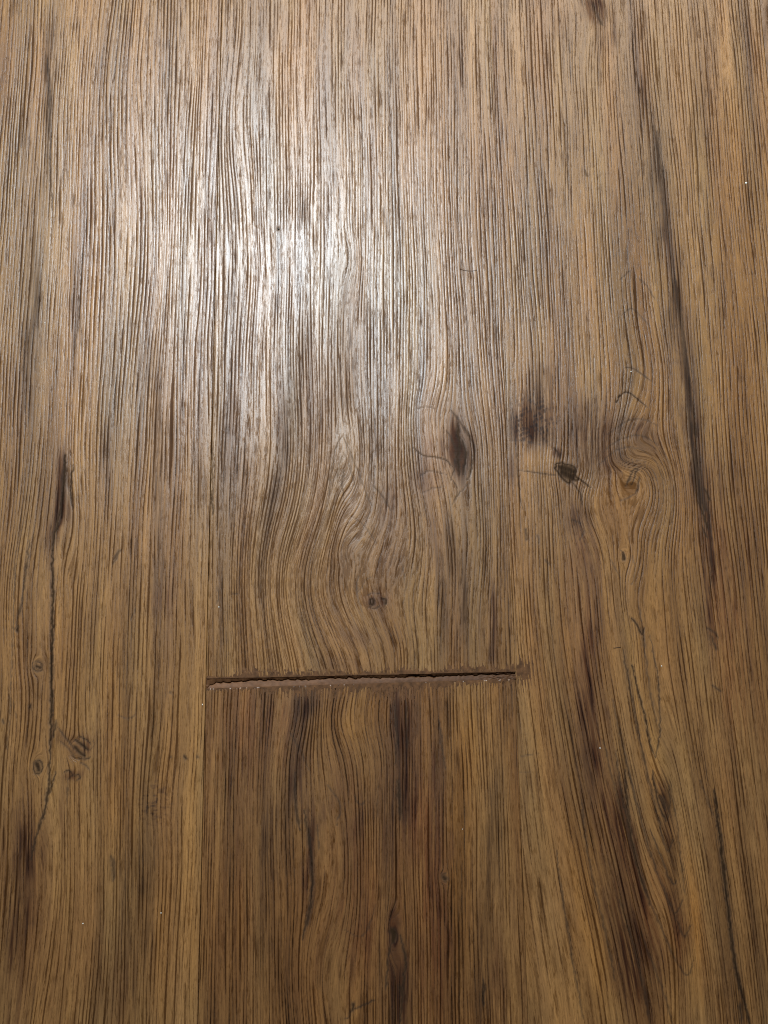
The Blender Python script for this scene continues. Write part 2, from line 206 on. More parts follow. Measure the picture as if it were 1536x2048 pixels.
COL = {'dark': (0.022, 0.011, 0.005), 'mid': (0.106, 0.048, 0.0165), 'light': (0.256, 0.127, 0.043)}
TINT = {'d': (0.645, 0.56, 0.465), 'r': (0.76, 0.61, 0.47), 'y': (1.20, 1.14, 0.96), 'g': (0.68, 0.64, 0.54), 'p': (0.60, 0.51, 0.42), 'l': (1.22, 1.20, 1.14)}

def grain(p, u, v):
    """cross-grain coordinate"""
    ph = u.astype(np.float64).copy()
    sd = p['seed']
    ph += 9.0*(vn(u/120, v/330, sd+60)-.5) + 2.4*(vn(u/45, v/130, sd+61)-.5) + 0.5*(vn(u/12, v/40, sd+62)-.5)
    kn = np.zeros_like(ph)
    for w in p['W']:
        if w[0] == 'k':
            _, x, y, r, e, k = w
            du = u-x; dv = (v-y)/e
            d2 = du*du+dv*dv
            fall = np.exp(-d2/(r*r*14))
            ph -= k*r*r*du/(d2+r*r*0.95)*fall
            if r < 30:
                core = np.exp(-(d2/(r*r*.8))**1.5)*min(1, k)
                ph = ph*(1-core) + (x+np.sqrt(d2+4)*1.25+3*vn(du/6+50, dv/6+50, sd+63))*core
                kn = np.maximum(kn, core)
        elif w[0] == 'v':
            _, x, y, (x1, y1), sx, A = w
            t_ = (v-y)/(y1-y); xa = x+(x1-x)*t_
            A_ = A*sst(t_, -.08, .10)*np.clip(1-t_, 0, 1)
            ph += A_*np.exp(-((u-xa)/sx)**2)
        elif w[0] == 'c':
            _, x, y, r, e, sg, eu = w
            uu = u-x+22*(vn(u/40, v/60, sd+64)-.5)+6*(vn(u/12, v/20, sd+65)-.5); vq = v-y+36*(vn(u/45+9, v/70, sd+66)-.5)
            vq = vq/np.where(vq < 0, eu, e)
            d = np.sqrt(uu**2+vq**2+90); side = 1+.8*sst(uu*sg, -20, -60)
            win = .94*(1-sst(d*side, .7*r, 1.5*r))
            ph = ph + (x+sg*d*1.12-u)*win; kn = np.maximum(kn, .5*win)
        else:
            _, x, y, sx, sy, A = w
            ph -= A*np.exp(-((u-x)/sx)**2-((v-y)/sy)**2)
    return ph, kn

def wood(p, u, v):
    """height (m), linear colour, roughness add, grain coordinate for points of a plank"""
    prep(p); sd = p['seed']; sp = p['sp']
    u = np.asarray(u, np.float64); v = np.asarray(v, np.float64)
    ph, kn = grain(p, u, v)
    gu_, _ = grain(p, u+.7, v); gv_, _ = grain(p, u, v+.7)
    gm = np.hypot(gu_-ph, gv_-ph)/.7
    thin = 1.7*np.clip(.95-gm, 0, 1)+1.2*np.clip(gm-1.7, 0, 1)
    vv = v + 40*vn(ph/3.0, v*0+.5, sd+1)
    # main grain grooves
    am = vn(ph/40, vv/260, sd+2)
    s = (1-.5*np.clip(kn*1.6, 0, 1))*np.sin(2*np.pi*(ph/sp + 1.4*vn(ph/34, v/420, sd+3) + 0.45*vn(ph/9, v/170, sd+4)))
    brk = vn(ph/4.0, vv/60, sd+7)
    f1 = -s + 1.25*(vn(ph/5.0, v/110, sd+5)-.5) + 0.35*(vn(ph/2.6, v/40, sd+6)-.5) + .45*(brk-.5) + .45*(am-.5) - thin - .10*kn + .16
    g1 = sst(f1, .45, 1.15)
    # finer set between them
    q = vn(ph/2.6, vv/48, sd+8) + .25*(vn(ph/20, v/90, sd+30)-.5)
    g2 = sst(q, .70, .90)
    g3 = sst(vn(ph/2.0, vv/20, sd+9), .74, .95)
    # short pores, dense in the early-wood bands
    band = .5+.5*np.sin(2*np.pi*(ph/(sp*3.1)+1.1*vn(ph/60, v/300, sd+13)))
    bm_ = p.get('band', .35)
    prf = bm_*(band-.5)*(.4+1.2*vn(u/50, v/90, sd+32)) + .25*(vn(ph/9, v/40, sd+33)-.5)
    if p is P['upper']:
        x0, y0 = uv(640, 1110); prf = prf + .55*np.exp(-((u-x0)/190)**2-((v-y0)/230)**2)
    if p is P['right']:
        x0, y0 = uv(1230, 930); prf = prf + .45*np.exp(-((u-x0)/120)**2-((v-y0)/130)**2)
    pr = sst(prf, .0, .5); pr2 = 0*pr
    # tones
    t = 0.74 + 0.17*(vn(ph/26, v/420, sd+14)-.5)*2 + 0.08*(vn(ph/9, v/240, sd+15)-.5)*2 + .10*(vn(ph/3.2, v/90, sd+16)-.5)*2 \
        + .03*(vn(u/3.0, v/4, sd+18)-.5)*2 + p['tone']
    tr, tg, tb = np.ones_like(t), np.ones_like(t), np.ones_like(t)
    stz = .45 + 1.1*vn(ph/3.6, v/110, sd+19)
    stf = .35 + 1.3*vn(ph/1.7, v/46, sd+20)
    wob = 22*(vn(u/22, v/60, sd+21)-.5)
    for (x, y, sx, sy, an, am_, kd) in p['B']:
        c, s_ = math.cos(math.radians(an)), math.sin(math.radians(an))
        R = 2.4*max(sx, sy)
        ix = np.nonzero((np.abs(u-x) < R) & (np.abs(v-y) < R))[0]
        if not len(ix): continue
        du = u[ix]-x+wob[ix]*min(1, sx/30); dv = v[ix]-y
        a = du*c-dv*s_; b = du*s_+dv*c
        r2 = (a/sx)**2+(b/sy)**2
        wgt = np.exp(-r2**1.25)*min(1, am_*1.12)
        if kd in 'dgpr': wgt = np.clip(wgt*stz[ix]*stf[ix]*1.15, 0, 1)
        T = TINT[kd]
        # the tint is the pigment at full strength
        if kd in 'dgp':
            T2 = tuple(x_**2.0 for x_ in T)
        else: T2 = T
        wgt = np.clip(wgt*(1.3 if sx < 30 else 1.05), 0, 1)
        tr[ix] *= 1+(T2[0]-1)*wgt; tg[ix] *= 1+(T2[1]-1)*wgt; tb[ix] *= 1+(T2[2]-1)*wgt
    for pts, wd, am_, kd in p['S']:
        pa = np.array(pts, float)
        for _ in range(2):
            qn = [pa[0]]
            for i in range(len(pa)-1): qn += [pa[i]*.75+pa[i+1]*.25, pa[i]*.25+pa[i+1]*.75]
            pa = np.array(qn+[pa[-1]])
        b0 = pa.min(0)-wd*2.6; b1 = pa.max(0)+wd*2.6
        ix = np.nonzero((u > b0[0]) & (u < b1[0]) & (v > b0[1]) & (v < b1[1]))[0]
        if not len(ix): continue
        uu = u[ix]+wob[ix]*min(1, wd/26); v2 = v[ix]; best = np.full(len(ix), 1e9); alb = np.zeros(len(ix))
        n_ = len(pa)-1
        for i in range(n_):
            dx, dy = pa[i+1]-pa[i]; tt = np.clip(((uu-pa[i][0])*dx+(v2-pa[i][1])*dy)/(dx*dx+dy*dy+1e-9), 0, 1)
            d = np.hypot(uu-pa[i][0]-tt*dx, (v2-pa[i][1]-tt*dy)*.5)
            m_ = d < best; best = np.where(m_, d, best); alb = np.where(m_, (i+tt)/n_, alb)
        wgt = am_*np.exp(-(best/wd)**2)*(.35+.65*np.clip(np.minimum(alb, 1-alb)*5, 0, 1))
        wgt = np.clip(wgt*stz[ix]*stf[ix]*1.05, 0, 1)
        T = TINT[kd]; T2 = tuple(x_**2.0 for x_ in T) if kd in 'dgp' else T
        tr[ix] *= 1+(T2[0]-1)*wgt; tg[ix] *= 1+(T2[1]-1)*wgt; tb[ix] *= 1+(T2[2]-1)*wgt
    ln = np.zeros_like(t)
    jx = 3.0*(vn(u/9, v/9, sd+22)-.5) + 3.0*(vn(u/3, v/4, sd+23)-.5)
    jm = .62+.6*vn(u/3, v/8, sd+24)
    for pts, wd, stg in p['L']:
        pa = np.array(pts)
        bb0 = pa.min(0)-wd*4-6; bb1 = pa.max(0)+wd*4+6
        ix = np.nonzero((u > bb0[0]) & (u < bb1[0]) & (v > bb0[1]) & (v < bb1[1]))[0]
        if not len(ix): continue
        uu = u[ix]+jx[ix]; v2 = v[ix]+jx[ix]*.6
        best = np.full(len(ix), 1e9)
        if len(pts) > 2:                      # round the corners of the drawn line
            for _ in range(2):
                qn = [pa[0]]
                for i in range(len(pa)-1): qn += [pa[i]*.75+pa[i+1]*.25, pa[i]*.25+pa[i+1]*.75]
                pa = np.array(qn+[pa[-1]])
        L_ = 0.0; seg = np.hypot(*(pa[1:]-pa[:-1]).T); tot = max(seg.sum(), 1e-6)
        for i in range(len(pa)-1):
            ax, ay = pa[i]; bx, by = pa[i+1]
            dx, dy = bx-ax, by-ay; l2 = dx*dx+dy*dy+1e-9
            tt = np.clip(((uu-ax)*dx+(v2-ay)*dy)/l2, 0, 1)
            d = np.hypot(uu-ax-tt*dx, v2-ay-tt*dy)
            al = (L_+tt*seg[i])/tot
            taper = .55+.45*np.clip(np.minimum(al, 1-al)*6, 0, 1) if tot > 25 else 1.0
            best = np.minimum(best, d/taper/1.3); L_ += seg[i]
        ln[ix] = np.maximum(ln[ix], min(1, stg*1.18)*np.exp(-(best/(wd*.9))**(2.0 if wd < 6 else 2.8))*np.clip(jm[ix]+stg*.45, 0, 1))
    dark = .30*g1 + .12*g2 + .08*g3 + .07*pr
    fa = f1; fb = prf; ex_dark = np.zeros_like(t)
    extra = {'z': 0.0}
    if p is P['right']:
        # cross-hatched scorch next to the knot hole: dark stipple crossed by pale fan lines
        x0, y0 = uv(1066, 835)
        msk = np.exp(-(((u-x0)/42)**2)**1.5-(((v-y0)/62)**2)**1.3)*sst(v-(uv(1066,889)[1]+(u-x0)*.22), 4, -3)
        # leave it on this side of the joint
        stp = sst(vn((u-.25*v)/2.3, (v+.2*u)/8.5, 901)+.45*(vn(u/9, v/14, 903)-.5), .36, .62)
        fan = np.abs(np.sin((u*.34+v*.94)/3.3+1.5*vn(u/20, v/20, 902)))
        stp *= .2+.8*sst(fan, .25, .6)
        ext = msk*(.25+.75*sst(v, y0-85, y0+20))
        dark = dark*(1-.6*ext)+.55*stp*np.clip(1.6*ext, 0, 1); fa = fa-1.2*ext
    if p is P['right']:
        x0, y0 = uv(1074, 920); cl = np.exp(-((u-x0)/36)**2-((v-y0)/27)**2); fa = fa-.55*cl; fb = fb-.3*cl; dark = dark*(1-.4*cl); q = q-.1*cl
    if p is P['upper']:
        for cx_, cy_, ax_, ay_, k_ in ((770, 1235, 55, 75, .5), (690, 940, 26, 60, .35), (846, 840, 26, 45, .5)):
            x0, y0 = uv(cx_, cy_); cl = k_*np.exp(-((u-x0)/ax_)**2-((v-y0)/ay_)**2); fa = fa-1.2*cl
    if p is P['left']:
        x0, y0 = uv(312, 1605)
        msk = np.exp(-((u-x0)/30)**2-((v-y0)/36)**2)
        dark += .5*msk*sst(vn((u+v*.3)/7, (v-u*.25)/3.0, 905), .5, .8)
    # swirl rings inside knots
    dark = np.clip(dark + .10*kn*(vn(u/6, v/6, sd+25)), 0, 1.2)
    deep = np.clip(np.maximum(np.maximum(dark*.9, ln), .85*(1-tg)), 0, 1)
    t = np.clip(t - dark*.88, 0, 1)
    D, Mi, Li = (np.array(COL[k]) for k in ('dark', 'mid', 'light'))
    w1 = sst(t, 0.0, .48)[:, None]; w2 = np.clip((t-.42)/.58, 0, 1)[:, None]
    col = D*(1-w1)+Mi*w1; col = col*(1-w2)+Li*w2
    col = col*np.stack([tr, tg, tb], 1)
    # slow hue drift: red brown / olive
    h = np.clip((vn(ph/38, v/260, sd+26)-.5)*1.5+p['hue'][0], -1, 1)
    col *= np.stack([1+.03*h, 1-.06*h, 1-.16*h], 1)
    h2 = (vn(ph/14+9, v/150, sd+27)-.5)
    col *= np.stack([1+.10*h2, 1+.10*h2, 1+.02*h2], 1)
    col = col*(1-ln[:, None]) + np.array([0.024, 0.012, 0.005])*ln[:, None]
    # relief: rounded ridges, cut grooves
    ridge = vn(ph/4.5, vv/120, sd+28)
    z = -0.00007*g1 - 0.00004*g2 - 0.00002*g3 - 0.00003*pr - 0.00009*np.clip(ln, 0, 1) \
        + 0.000026*s*(.4+.6*am) + 0.00004*(ridge-.5) + 0.00008*(vn(ph/16, v/200, sd+29)-.5) + .00002*(vn(u/2.2, v/3.5, sd+31)-.5)
    return z, col.astype(np.float32), deep.astype(np.float32), ph, np.stack([fa, fb, q], 1)

# ------------------------------------------------------------------ helpers
def link(o, parent=None):
    scene.collection.objects.link(o)
    if parent: o.parent = parent
    return o
def empty(name, loc=(0, 0, 0)):
    o = bpy.data.objects.new(name, None); o.location = loc; o.empty_display_size = .02
    return link(o)

def grid_mesh(name, X, Y, Z, col=None, deep=None, gr=None, skirt=None, quads_mask=None, lines=None):
    ny, nx = X.shape
    co = np.empty((ny*nx, 3), np.float32); co[:, 0] = X.ravel(); co[:, 1] = Y.ravel(); co[:, 2] = Z.ravel()
    j, i = np.mgrid[0:ny-1, 0:nx-1]
    a = (j*nx+i)
    q = np.stack([a, a+1, a+nx+1, a+nx], -1).reshape(-1, 4)
    if quads_mask is not None: q = q[quads_mask.ravel()]
    nv = ny*nx
    if skirt is not None:
        ring = np.concatenate([np.arange(nx), np.arange(1, ny)*nx+nx-1, (ny-1)*nx+np.arange(nx-2, -1, -1), np.arange(ny-2, 0, -1)*nx])
        low = co[ring].copy(); low[:, 2] = skirt
        co = np.concatenate([co, low]); n = len(ring); k = np.arange(n); k2 = (k+1) % n
        q = np.concatenate([q, np.stack([ring[k], nv+k, nv+k2, ring[k2]], -1)])
        src = ring
    me = bpy.data.meshes.new(name)
    me.vertices.add(len(co)); me.vertices.foreach_set("co", co.ravel())
    me.loops.add(q.size); me.loops.foreach_set("vertex_index", q.ravel().astype(np.int32))
    me.polygons.add(len(q)); me.polygons.foreach_set("loop_start", (np.arange(len(q))*4).astype(np.int32))
    sm = np.ones(len(q), bool)
    if skirt is not None: sm[-len(src):] = False
    me.polygons.foreach_set("use_smooth", sm)
    def ext(arr):
        return np.concatenate([arr, arr[src]]) if skirt is not None else arr
    if col is not None:
        at = me.attributes.new("wood_colour", 'FLOAT_COLOR', 'POINT')
        c4 = np.concatenate([ext(col), ext(deep)[:, None]], 1).astype(np.float32)
        at.data.foreach_set("color", c4.ravel())
    if lines is not None:
        at = me.attributes.new('lines', 'FLOAT_VECTOR', 'POINT')
        at.data.foreach_set('vector', ext(lines).astype(np.float32).ravel())
    if gr is not None:
        at = me.attributes.new("grain", 'FLOAT_VECTOR', 'POINT')
        at.data.foreach_set("vector", ext(gr).astype(np.float32).ravel())
    me.update(calc_edges=True); me.validate()
    return me

# ------------------------------------------------------------------ materials
def new_mat(name):
    mt = bpy.data.materials.new(name); mt.use_nodes = True
    return mt, mt.node_tree, mt.node_tree.nodes, mt.node_tree.links, mt.node_tree.nodes["Principled BSDF"]
def wood_material():
    mt, nt, N, K, bs = new_mat("embossed_oak")
    ac = N.new("ShaderNodeAttribute"); ac.attribute_name = "wood_colour"
    ag = N.new("ShaderNodeAttribute"); ag.attribute_name = "grain"
    def noise(scale_vec, scale, detail, rough=.6, offs=0.0):
        mp = N.new("ShaderNodeMapping"); mp.inputs["Scale"].default_value = scale_vec; mp.inputs["Location"].default_value = (offs, offs, 0)
        K.new(ag.outputs["Vector"], mp.inputs["Vector"])
        n = N.new("ShaderNodeTexNoise"); n.inputs["Scale"].default_value = scale; n.inputs["Detail"].default_value = detail; n.inputs["Roughness"].default_value = rough
        K.new(mp.outputs[0], n.inputs["Vector"]); return n
    n1 = noise((0.75, 0.030, 1), 1.0, 4)          # fine fibres
    n2 = noise((0.9, 0.16, 1), 1.0, 3, .6, 40)    # short pores
    n3 = noise((0.45, 0.35, 1), 1.0, 5, .7, 90)   # tooth of the wear layer
    def mr(src, a, b, c, d):
        m_ = N.new("ShaderNodeMapRange"); m_.inputs[1].default_value = a; m_.inputs[2].default_value = b; m_.inputs[3].default_value = c; m_.inputs[4].default_value = d
        K.new(src, m_.inputs[0]); return m_
    al = N.new("ShaderNodeAttribute"); al.attribute_name = "lines"
    sx = N.new("ShaderNodeSeparateXYZ"); K.new(al.outputs["Vector"], sx.inputs[0])
    def math_(op, a, b, c=None):
        q = N.new("ShaderNodeMath"); q.operation = op
        for i_, w_ in enumerate((a, b, c)):
            if w_ is None: continue
            if isinstance(w_, (int, float)): q.inputs[i_].default_value = w_
            else: K.new(w_, q.inputs[i_])
        return q.outputs[0]
    def smr(src, a, b, c, d):
        q = mr(src, a, b, c, d); q.interpolation_type = 'SMOOTHSTEP'; return q.outputs[0]
    ragged = math_('SUBTRACT', n2.outputs[0], .5)
    gA = smr(math_('MULTIPLY_ADD', ragged, 1.1, sx.outputs[0]), .74, 1.24, 0, 1)      # cut grooves
    n4 = noise((0.50, 0.050, 1), 1.0, 2, .55, 140)
    gB = smr(math_('MULTIPLY_ADD', sx.outputs[1], .22, n4.outputs[0]), .55, .68, 0, 1)      # pores
    gC = smr(math_('MULTIPLY_ADD', ragged, .45, sx.outputs[2]), .64, .96, 0, 1)      # fine lines
    groove = math_('MINIMUM', math_('ADD', math_('ADD', gA, math_('MULTIPLY', gB, .65)), math_('MULTIPLY', gC, .55)), 1.0)
    f1 = mr(n1.outputs[0], .30, .70, .70, 1.22); f2 = mr(n2.outputs[0], .60, .74, 1.0, .70)
    mu = N.new("ShaderNodeMath"); mu.operation = 'MULTIPLY'; K.new(f1.outputs[0], mu.inputs[0]); K.new(f2.outputs[0], mu.inputs[1])
    mx = N.new("ShaderNodeVectorMath"); mx.operation = 'SCALE'; K.new(ac.outputs["Color"], mx.inputs[0]); K.new(mu.outputs[0], mx.inputs["Scale"])
    mixc = N.new("ShaderNodeMix"); mixc.data_type = 'RGBA'
    K.new(math_('MULTIPLY', groove, .64), mixc.inputs[0]); K.new(mx.outputs[0], mixc.inputs[6])
    dk = N.new("ShaderNodeVectorMath"); dk.operation = 'MULTIPLY'; K.new(mx.outputs[0], dk.inputs[0]); dk.inputs[1].default_value = (.25, .17, .09)
    K.new(dk.outputs[0], mixc.inputs[7])
    K.new(mixc.outputs[2], bs.inputs["Base Color"])
    rg = mr(ac.outputs["Alpha"], 0, .8, ROUGH, .75)
    rn = mr(n3.outputs[0], .3, .7, -.06, .06)
    ad = N.new("ShaderNodeMath"); K.new(rg.outputs[0], ad.inputs[0]); K.new(rn.outputs[0], ad.inputs[1]); K.new(ad.outputs[0], bs.inputs["Roughness"])
    spm = N.new("ShaderNodeMapRange"); spm.inputs[1].default_value = 0; spm.inputs[2].default_value = 1; spm.inputs[3].default_value = .5; spm.inputs[4].default_value = .06
    K.new(math_('MAXIMUM', groove, ac.outputs["Alpha"]), spm.inputs[0]); K.new(spm.outputs[0], bs.inputs["Specular IOR Level"])
    h = N.new("ShaderNodeMath"); h.operation = 'MULTIPLY_ADD'; K.new(n3.outputs[0], h.inputs[0]); h.inputs[1].default_value = .6; K.new(n1.outputs[0], h.inputs[2])
    h2 = N.new("ShaderNodeMath"); h2.operation = 'MULTIPLY_ADD'; K.new(f2.outputs[0], h2.inputs[0]); h2.inputs[1].default_value = .6; K.new(h.outputs[0], h2.inputs[2])
    bp = N.new("ShaderNodeBump"); bp.inputs["Strength"].default_value = 1.0; bp.inputs["Distance"].default_value = 0.00005
    K.new(math_('MULTIPLY_ADD', groove, -1.3, h2.outputs[0]), bp.inputs["Height"]); K.new(bp.outputs[0], bs.inputs["Normal"])
    return mt
ROUGH = 0.34
WOOD = wood_material()
def plain(name, col, rough, nscale=900., amt=.25, bump=.00004):
    mt, nt, N, K, bs = new_mat(name)
    tc = N.new("ShaderNodeTexCoord"); n = N.new("ShaderNodeTexNoise"); n.inputs["Scale"].default_value = nscale; n.inputs["Detail"].default_value = 5
    K.new(tc.outputs["Object"], n.inputs["Vector"])
    mr = N.new("ShaderNodeMapRange"); mr.inputs[1].default_value = .3; mr.inputs[2].default_value = .7; mr.inputs[3].default_value = 1-amt; mr.inputs[4].default_value = 1+amt
    K.new(n.outputs[0], mr.inputs[0])
    v = N.new("ShaderNodeVectorMath"); v.operation = 'SCALE'; v.inputs[0].default_value = col; K.new(mr.outputs[0], v.inputs["Scale"]); K.new(v.outputs[0], bs.inputs["Base Color"])
    bs.inputs["Roughness"].default_value = rough; bs.inputs["Specular IOR Level"].default_value = .14
    bp = N.new("ShaderNodeBump"); bp.inputs["Distance"].default_value = bump; K.new(n.outputs[0], bp.inputs["Height"]); K.new(bp.outputs[0], bs.inputs["Normal"])
    return mt
def worn(mt):
    """pale and worn at the left end of the joint, dirtier towards the right"""
    nt = mt.node_tree; N, K = nt.nodes, nt.links; bs = N['Principled BSDF']
    tc = N.new('ShaderNodeTexCoord'); sp_ = N.new('ShaderNodeSeparateXYZ'); K.new(tc.outputs['Object'], sp_.inputs[0])
    n = N.new('ShaderNodeTexNoise'); n.inputs['Scale'].default_value = 60; n.inputs['Detail'].default_value = 4; K.new(tc.outputs['Object'], n.inputs['Vector'])
    a = N.new('ShaderNodeMath'); a.operation = 'MULTIPLY_ADD'; K.new(n.outputs[0], a.inputs[0]); a.inputs[1].default_value = .16; K.new(sp_.outputs[0], a.inputs[2])
    r = N.new('ShaderNodeMapRange'); r.inputs[1].default_value = 0.0; r.inputs[2].default_value = .16; r.inputs[3].default_value = 1.15; r.inputs[4].default_value = .62; K.new(a.outputs[0], r.inputs[0])
    src = bs.inputs['Base Color'].links[0].from_socket
    v = N.new('ShaderNodeVectorMath'); v.operation = 'SCALE'; K.new(src, v.inputs[0]); K.new(r.outputs[0], v.inputs['Scale']); K.new(v.outputs[0], bs.inputs['Base Color'])
    return mt
PUTTY = worn(plain("brown_putty", (0.098, 0.043, 0.018), .58, 420, .22, .00005))
SMEAR = plain("putty_film", (0.078, 0.034, 0.013), .60, 320, .45, .00005)
SLAB = plain("underlay", (0.05, 0.045, 0.04), .9, 60)

# ------------------------------------------------------------------ floor and planks
floor = empty("floor"); floor["kind"] = "structure"
sb = bpy.data.meshes.new("underlay")
x0, x1, y0, y1, zt, zb = -.66, .66, -.75, 1.0, -.0056, -.03
vs = [(x, y, z) for z in (zb, zt) for (x, y) in ((x0, y0), (x1, y0), (x1, y1), (x0, y1))]
sb.from_pydata(vs, [], [(3, 2, 1, 0), (4, 5, 6, 7), (0, 1, 5, 4), (1, 2, 6, 5), (2, 3, 7, 6), (3, 0, 4, 7)])
sb.materials.append(SLAB); link(bpy.data.objects.new("underlay", sb), floor)

def spaced(a, b, fine_a, fine_b, df, dc, edge=True):
    """coordinates from a to b: fine between fine_a and fine_b, coarse elsewhere, a few tight steps at the ends"""
    fa, fb = max(a, fine_a), min(b, fine_b)
    out = []
    if fb > fa:
        if fa > a: out.append(np.linspace(a, fa, max(2, int((fa-a)/dc)+1), endpoint=False))
        out.append(np.linspace(fa, fb, int((fb-fa)/df)+1, endpoint=(fb >= b)))
        if fb < b: out.append(np.linspace(fb, b, max(2, int((b-fb)/dc)+1)))
    else: out.append(np.linspace(a, b, int((b-a)/dc)+2))
    c = np.concatenate(out)
    if edge:
        ex = np.array([.00006, .00014, .00025])
        c = np.concatenate([c, a+ex, b-ex])
    return np.unique(np.round(c, 7))
# frame corners on the floor
cor = [floor_pt(x, y) for x in (0, 1536) for y in (0, 2048)]
FX0, FX1 = min(c[0] for c in cor)-.006, max(c[0] for c in cor)+.006
FY0, FY1 = min(c[1] for c in cor)-.006, max(c[1] for c in cor)+.006
DX, DY = 0.00038, 0.00080
# the open butt joint between the two middle planks
gy_up = lambda x: floor_pt(412, 1357)[1] + (x+PW/2)/PW*(floor_pt(1031, 1343)[1]-floor_pt(412, 1357)[1])
gy_lo = lambda x: floor_pt(412, 1377)[1] + (x+PW/2)/PW*(floor_pt(1031, 1358)[1]-floor_pt(412, 1377)[1])
G = 0.00016                                        # half the width of the tight long joints

def edge_drop(d, w=.0004, h=.00018):
    t = np.clip(1-d/w, 0, 1); return -h*t*t
def plank(key, xa, xb, ya, yb, endlo=None, endhi=None, label=None, fine=True, tilt=0.0):
    p = P[key]
    big = 9.0
    xs = spaced(xa, xb, FX0 if fine else big, FX1, DX, .004)
    ys = spaced(ya, yb, FY0 if fine else big, FY1, DY, .008)
    X, Y = np.meshgrid(xs, ys)
    if endlo is not None:
        Y = Y + (endlo(X)-ya)*np.exp(-((Y-ya)/.02))
    if endhi is not None:
        Y = Y + (endhi(X)-yb)*np.exp(-((yb-Y)/.02))
    U = 412+(X+PW/2)/S; V = 1345-Y/S
    z, col, deep, ph, lns = wood(p, U.ravel(), V.ravel())
    z = z.reshape(X.shape)
    dl = X-xa; dr = xb-X
    jag = .00012*(vn(V/14, V*0, p['seed']+40)-.3).reshape(X.shape)
    z = z + edge_drop(dl+jag) + edge_drop(dr+jag)
    if endlo is not None: z = z + edge_drop(Y-endlo(X), .0005, .00030)
    if endhi is not None: z = z + edge_drop(endhi(X)-Y, .0005, .00030)
    z = z + tilt
    gr = np.stack([ph, V.ravel(), np.full(ph.shape, float(p['seed']))], 1)
    me = grid_mesh("plank", X, Y, z, col, deep, gr, skirt=-.0054, lines=lns)
    me.materials.append(WOOD)
    o = link(bpy.data.objects.new("plank", me), floor)
    if label: o["label"] = label
    return o
YA, YB = -.72, .98
plank('left', -PW*1.5+G, -PW/2-G, YA, YB, label="tan oak-look plank with two small dark knots and a long black crack")
plank('upper', -PW/2+G, PW/2-G, gy_up(0.0), YB, endlo=gy_up, label="plank above the open joint, with curved grain round a small knot")
plank('lower', -PW/2+G, PW/2-G, YA, gy_lo(0.0), endhi=gy_lo, label="darker red-brown plank below the open joint", tilt=-.00012)
plank('right', PW/2-.00008, PW*1.5-G, YA, YB, label="plank with a black knot hole and swirling dark-streaked grain")
plank('corner', PW*1.5+G, PW*2.5-G, YA, YB, label="brown plank showing only at the top right corner", fine=False)
plank('outer', -PW*2.5+G, -PW*1.5-G, YA, YB, fine=False)

# ------------------------------------------------------------------ putty in the joint
def surf(x, y):
    """height of whichever plank lies at x, y"""
    u = (412+(x+PW/2)/S).ravel(); v = (1345-y/S).ravel(); z = np.zeros(u.shape); ph = np.zeros(u.shape); deep = np.zeros(u.shape)
    xr = x.ravel(); yr = y.ravel()
    for key, mk in (('left', xr < -PW/2), ('right', xr > PW/2), ('upper', (abs(xr) <= PW/2) & (yr > 0)), ('lower', (abs(xr) <= PW/2) & (yr <= 0))):
        ix = np.nonzero(mk)[0]
        if len(ix):
            a, c, d, g, l_ = wood(P[key], u[ix], v[ix]); z[ix] = a; ph[ix] = g; deep[ix] = sst(l_[:, 0], .3, 1.0)
    return z.reshape(x.shape), ph.reshape(x.shape), deep.reshape(x.shape)
mid_y = lambda x: (gy_up(x)+gy_lo(x))/2

putty = empty("joint_putty", (0, float(mid_y(0)), 0))
putty["label"] = "brown putty strip cracked along its length in the open plank end joint"
putty["category"] = "filler"
nx_, ny_ = 900, 60
xs = np.linspace(-PW/2-.0001, PW/2+.0001, nx_); ts = np.linspace(-.02, 1.02, ny_)
X, T = np.meshgrid(xs, ts)
LO, UP = gy_lo(X), gy_up(X)
Y = LO+(UP-LO)*T
U = 412+(X+PW/2)/S
# ragged inner edge of the lower bead, as a fraction of the joint
rag = .62+.10*(vn(U/14, U*0, 701)-.5)*2+.07*(vn(U/4.5, U*0, 702)-.5)*2+.10*(vn(U/60, U*0, 703)-.5)*2
rag = np.where(U < 432, rag-.55*np.clip((432-U)/20, 0, 1), rag)
rag = rag + .12*sst(U, 900, 1000)
crk = .020+.022*vn(U/22, U*0, 704)+.13*np.exp(-((U-826)/12)**2)+.05*np.exp(-((U-865)/10)**2)+.02*sst(U, 940, 990)
Z = np.where(T < rag, -.00028-.00062*np.clip(T/rag, 0, 1)**1.3, 0)
up_face = -.00200+.00185*np.clip((T-rag)/(1-rag+1e-6), 0, 1)**.9
Z = np.where(T >= rag, up_face, Z)
Z = Z - .0024*np.exp(-((T-rag-crk)/crk)**2)*(.3+.7*sst(vn(U/30, U*0, 706), .1, .5))
Z += .00006*(vn(U/14, T*3, 707)-.5)*2+.000015*(vn(U/3, T*14, 708)-.5)*2
# a crumbly end at the right, a sunken corner at the left
Z += sst(U, 940, 1010)*.00035*(vn(U/4, T*9, 709)-.5)*2
Z += .0007*sst(U, 1022, 1031)
Z -= .0006*sst(U, 425, 413)*(T > .3)
me = grid_mesh("bead", X, Y-float(mid_y(0)), Z); me.materials.append(PUTTY)
link(bpy.data.objects.new("bead", me), putty)

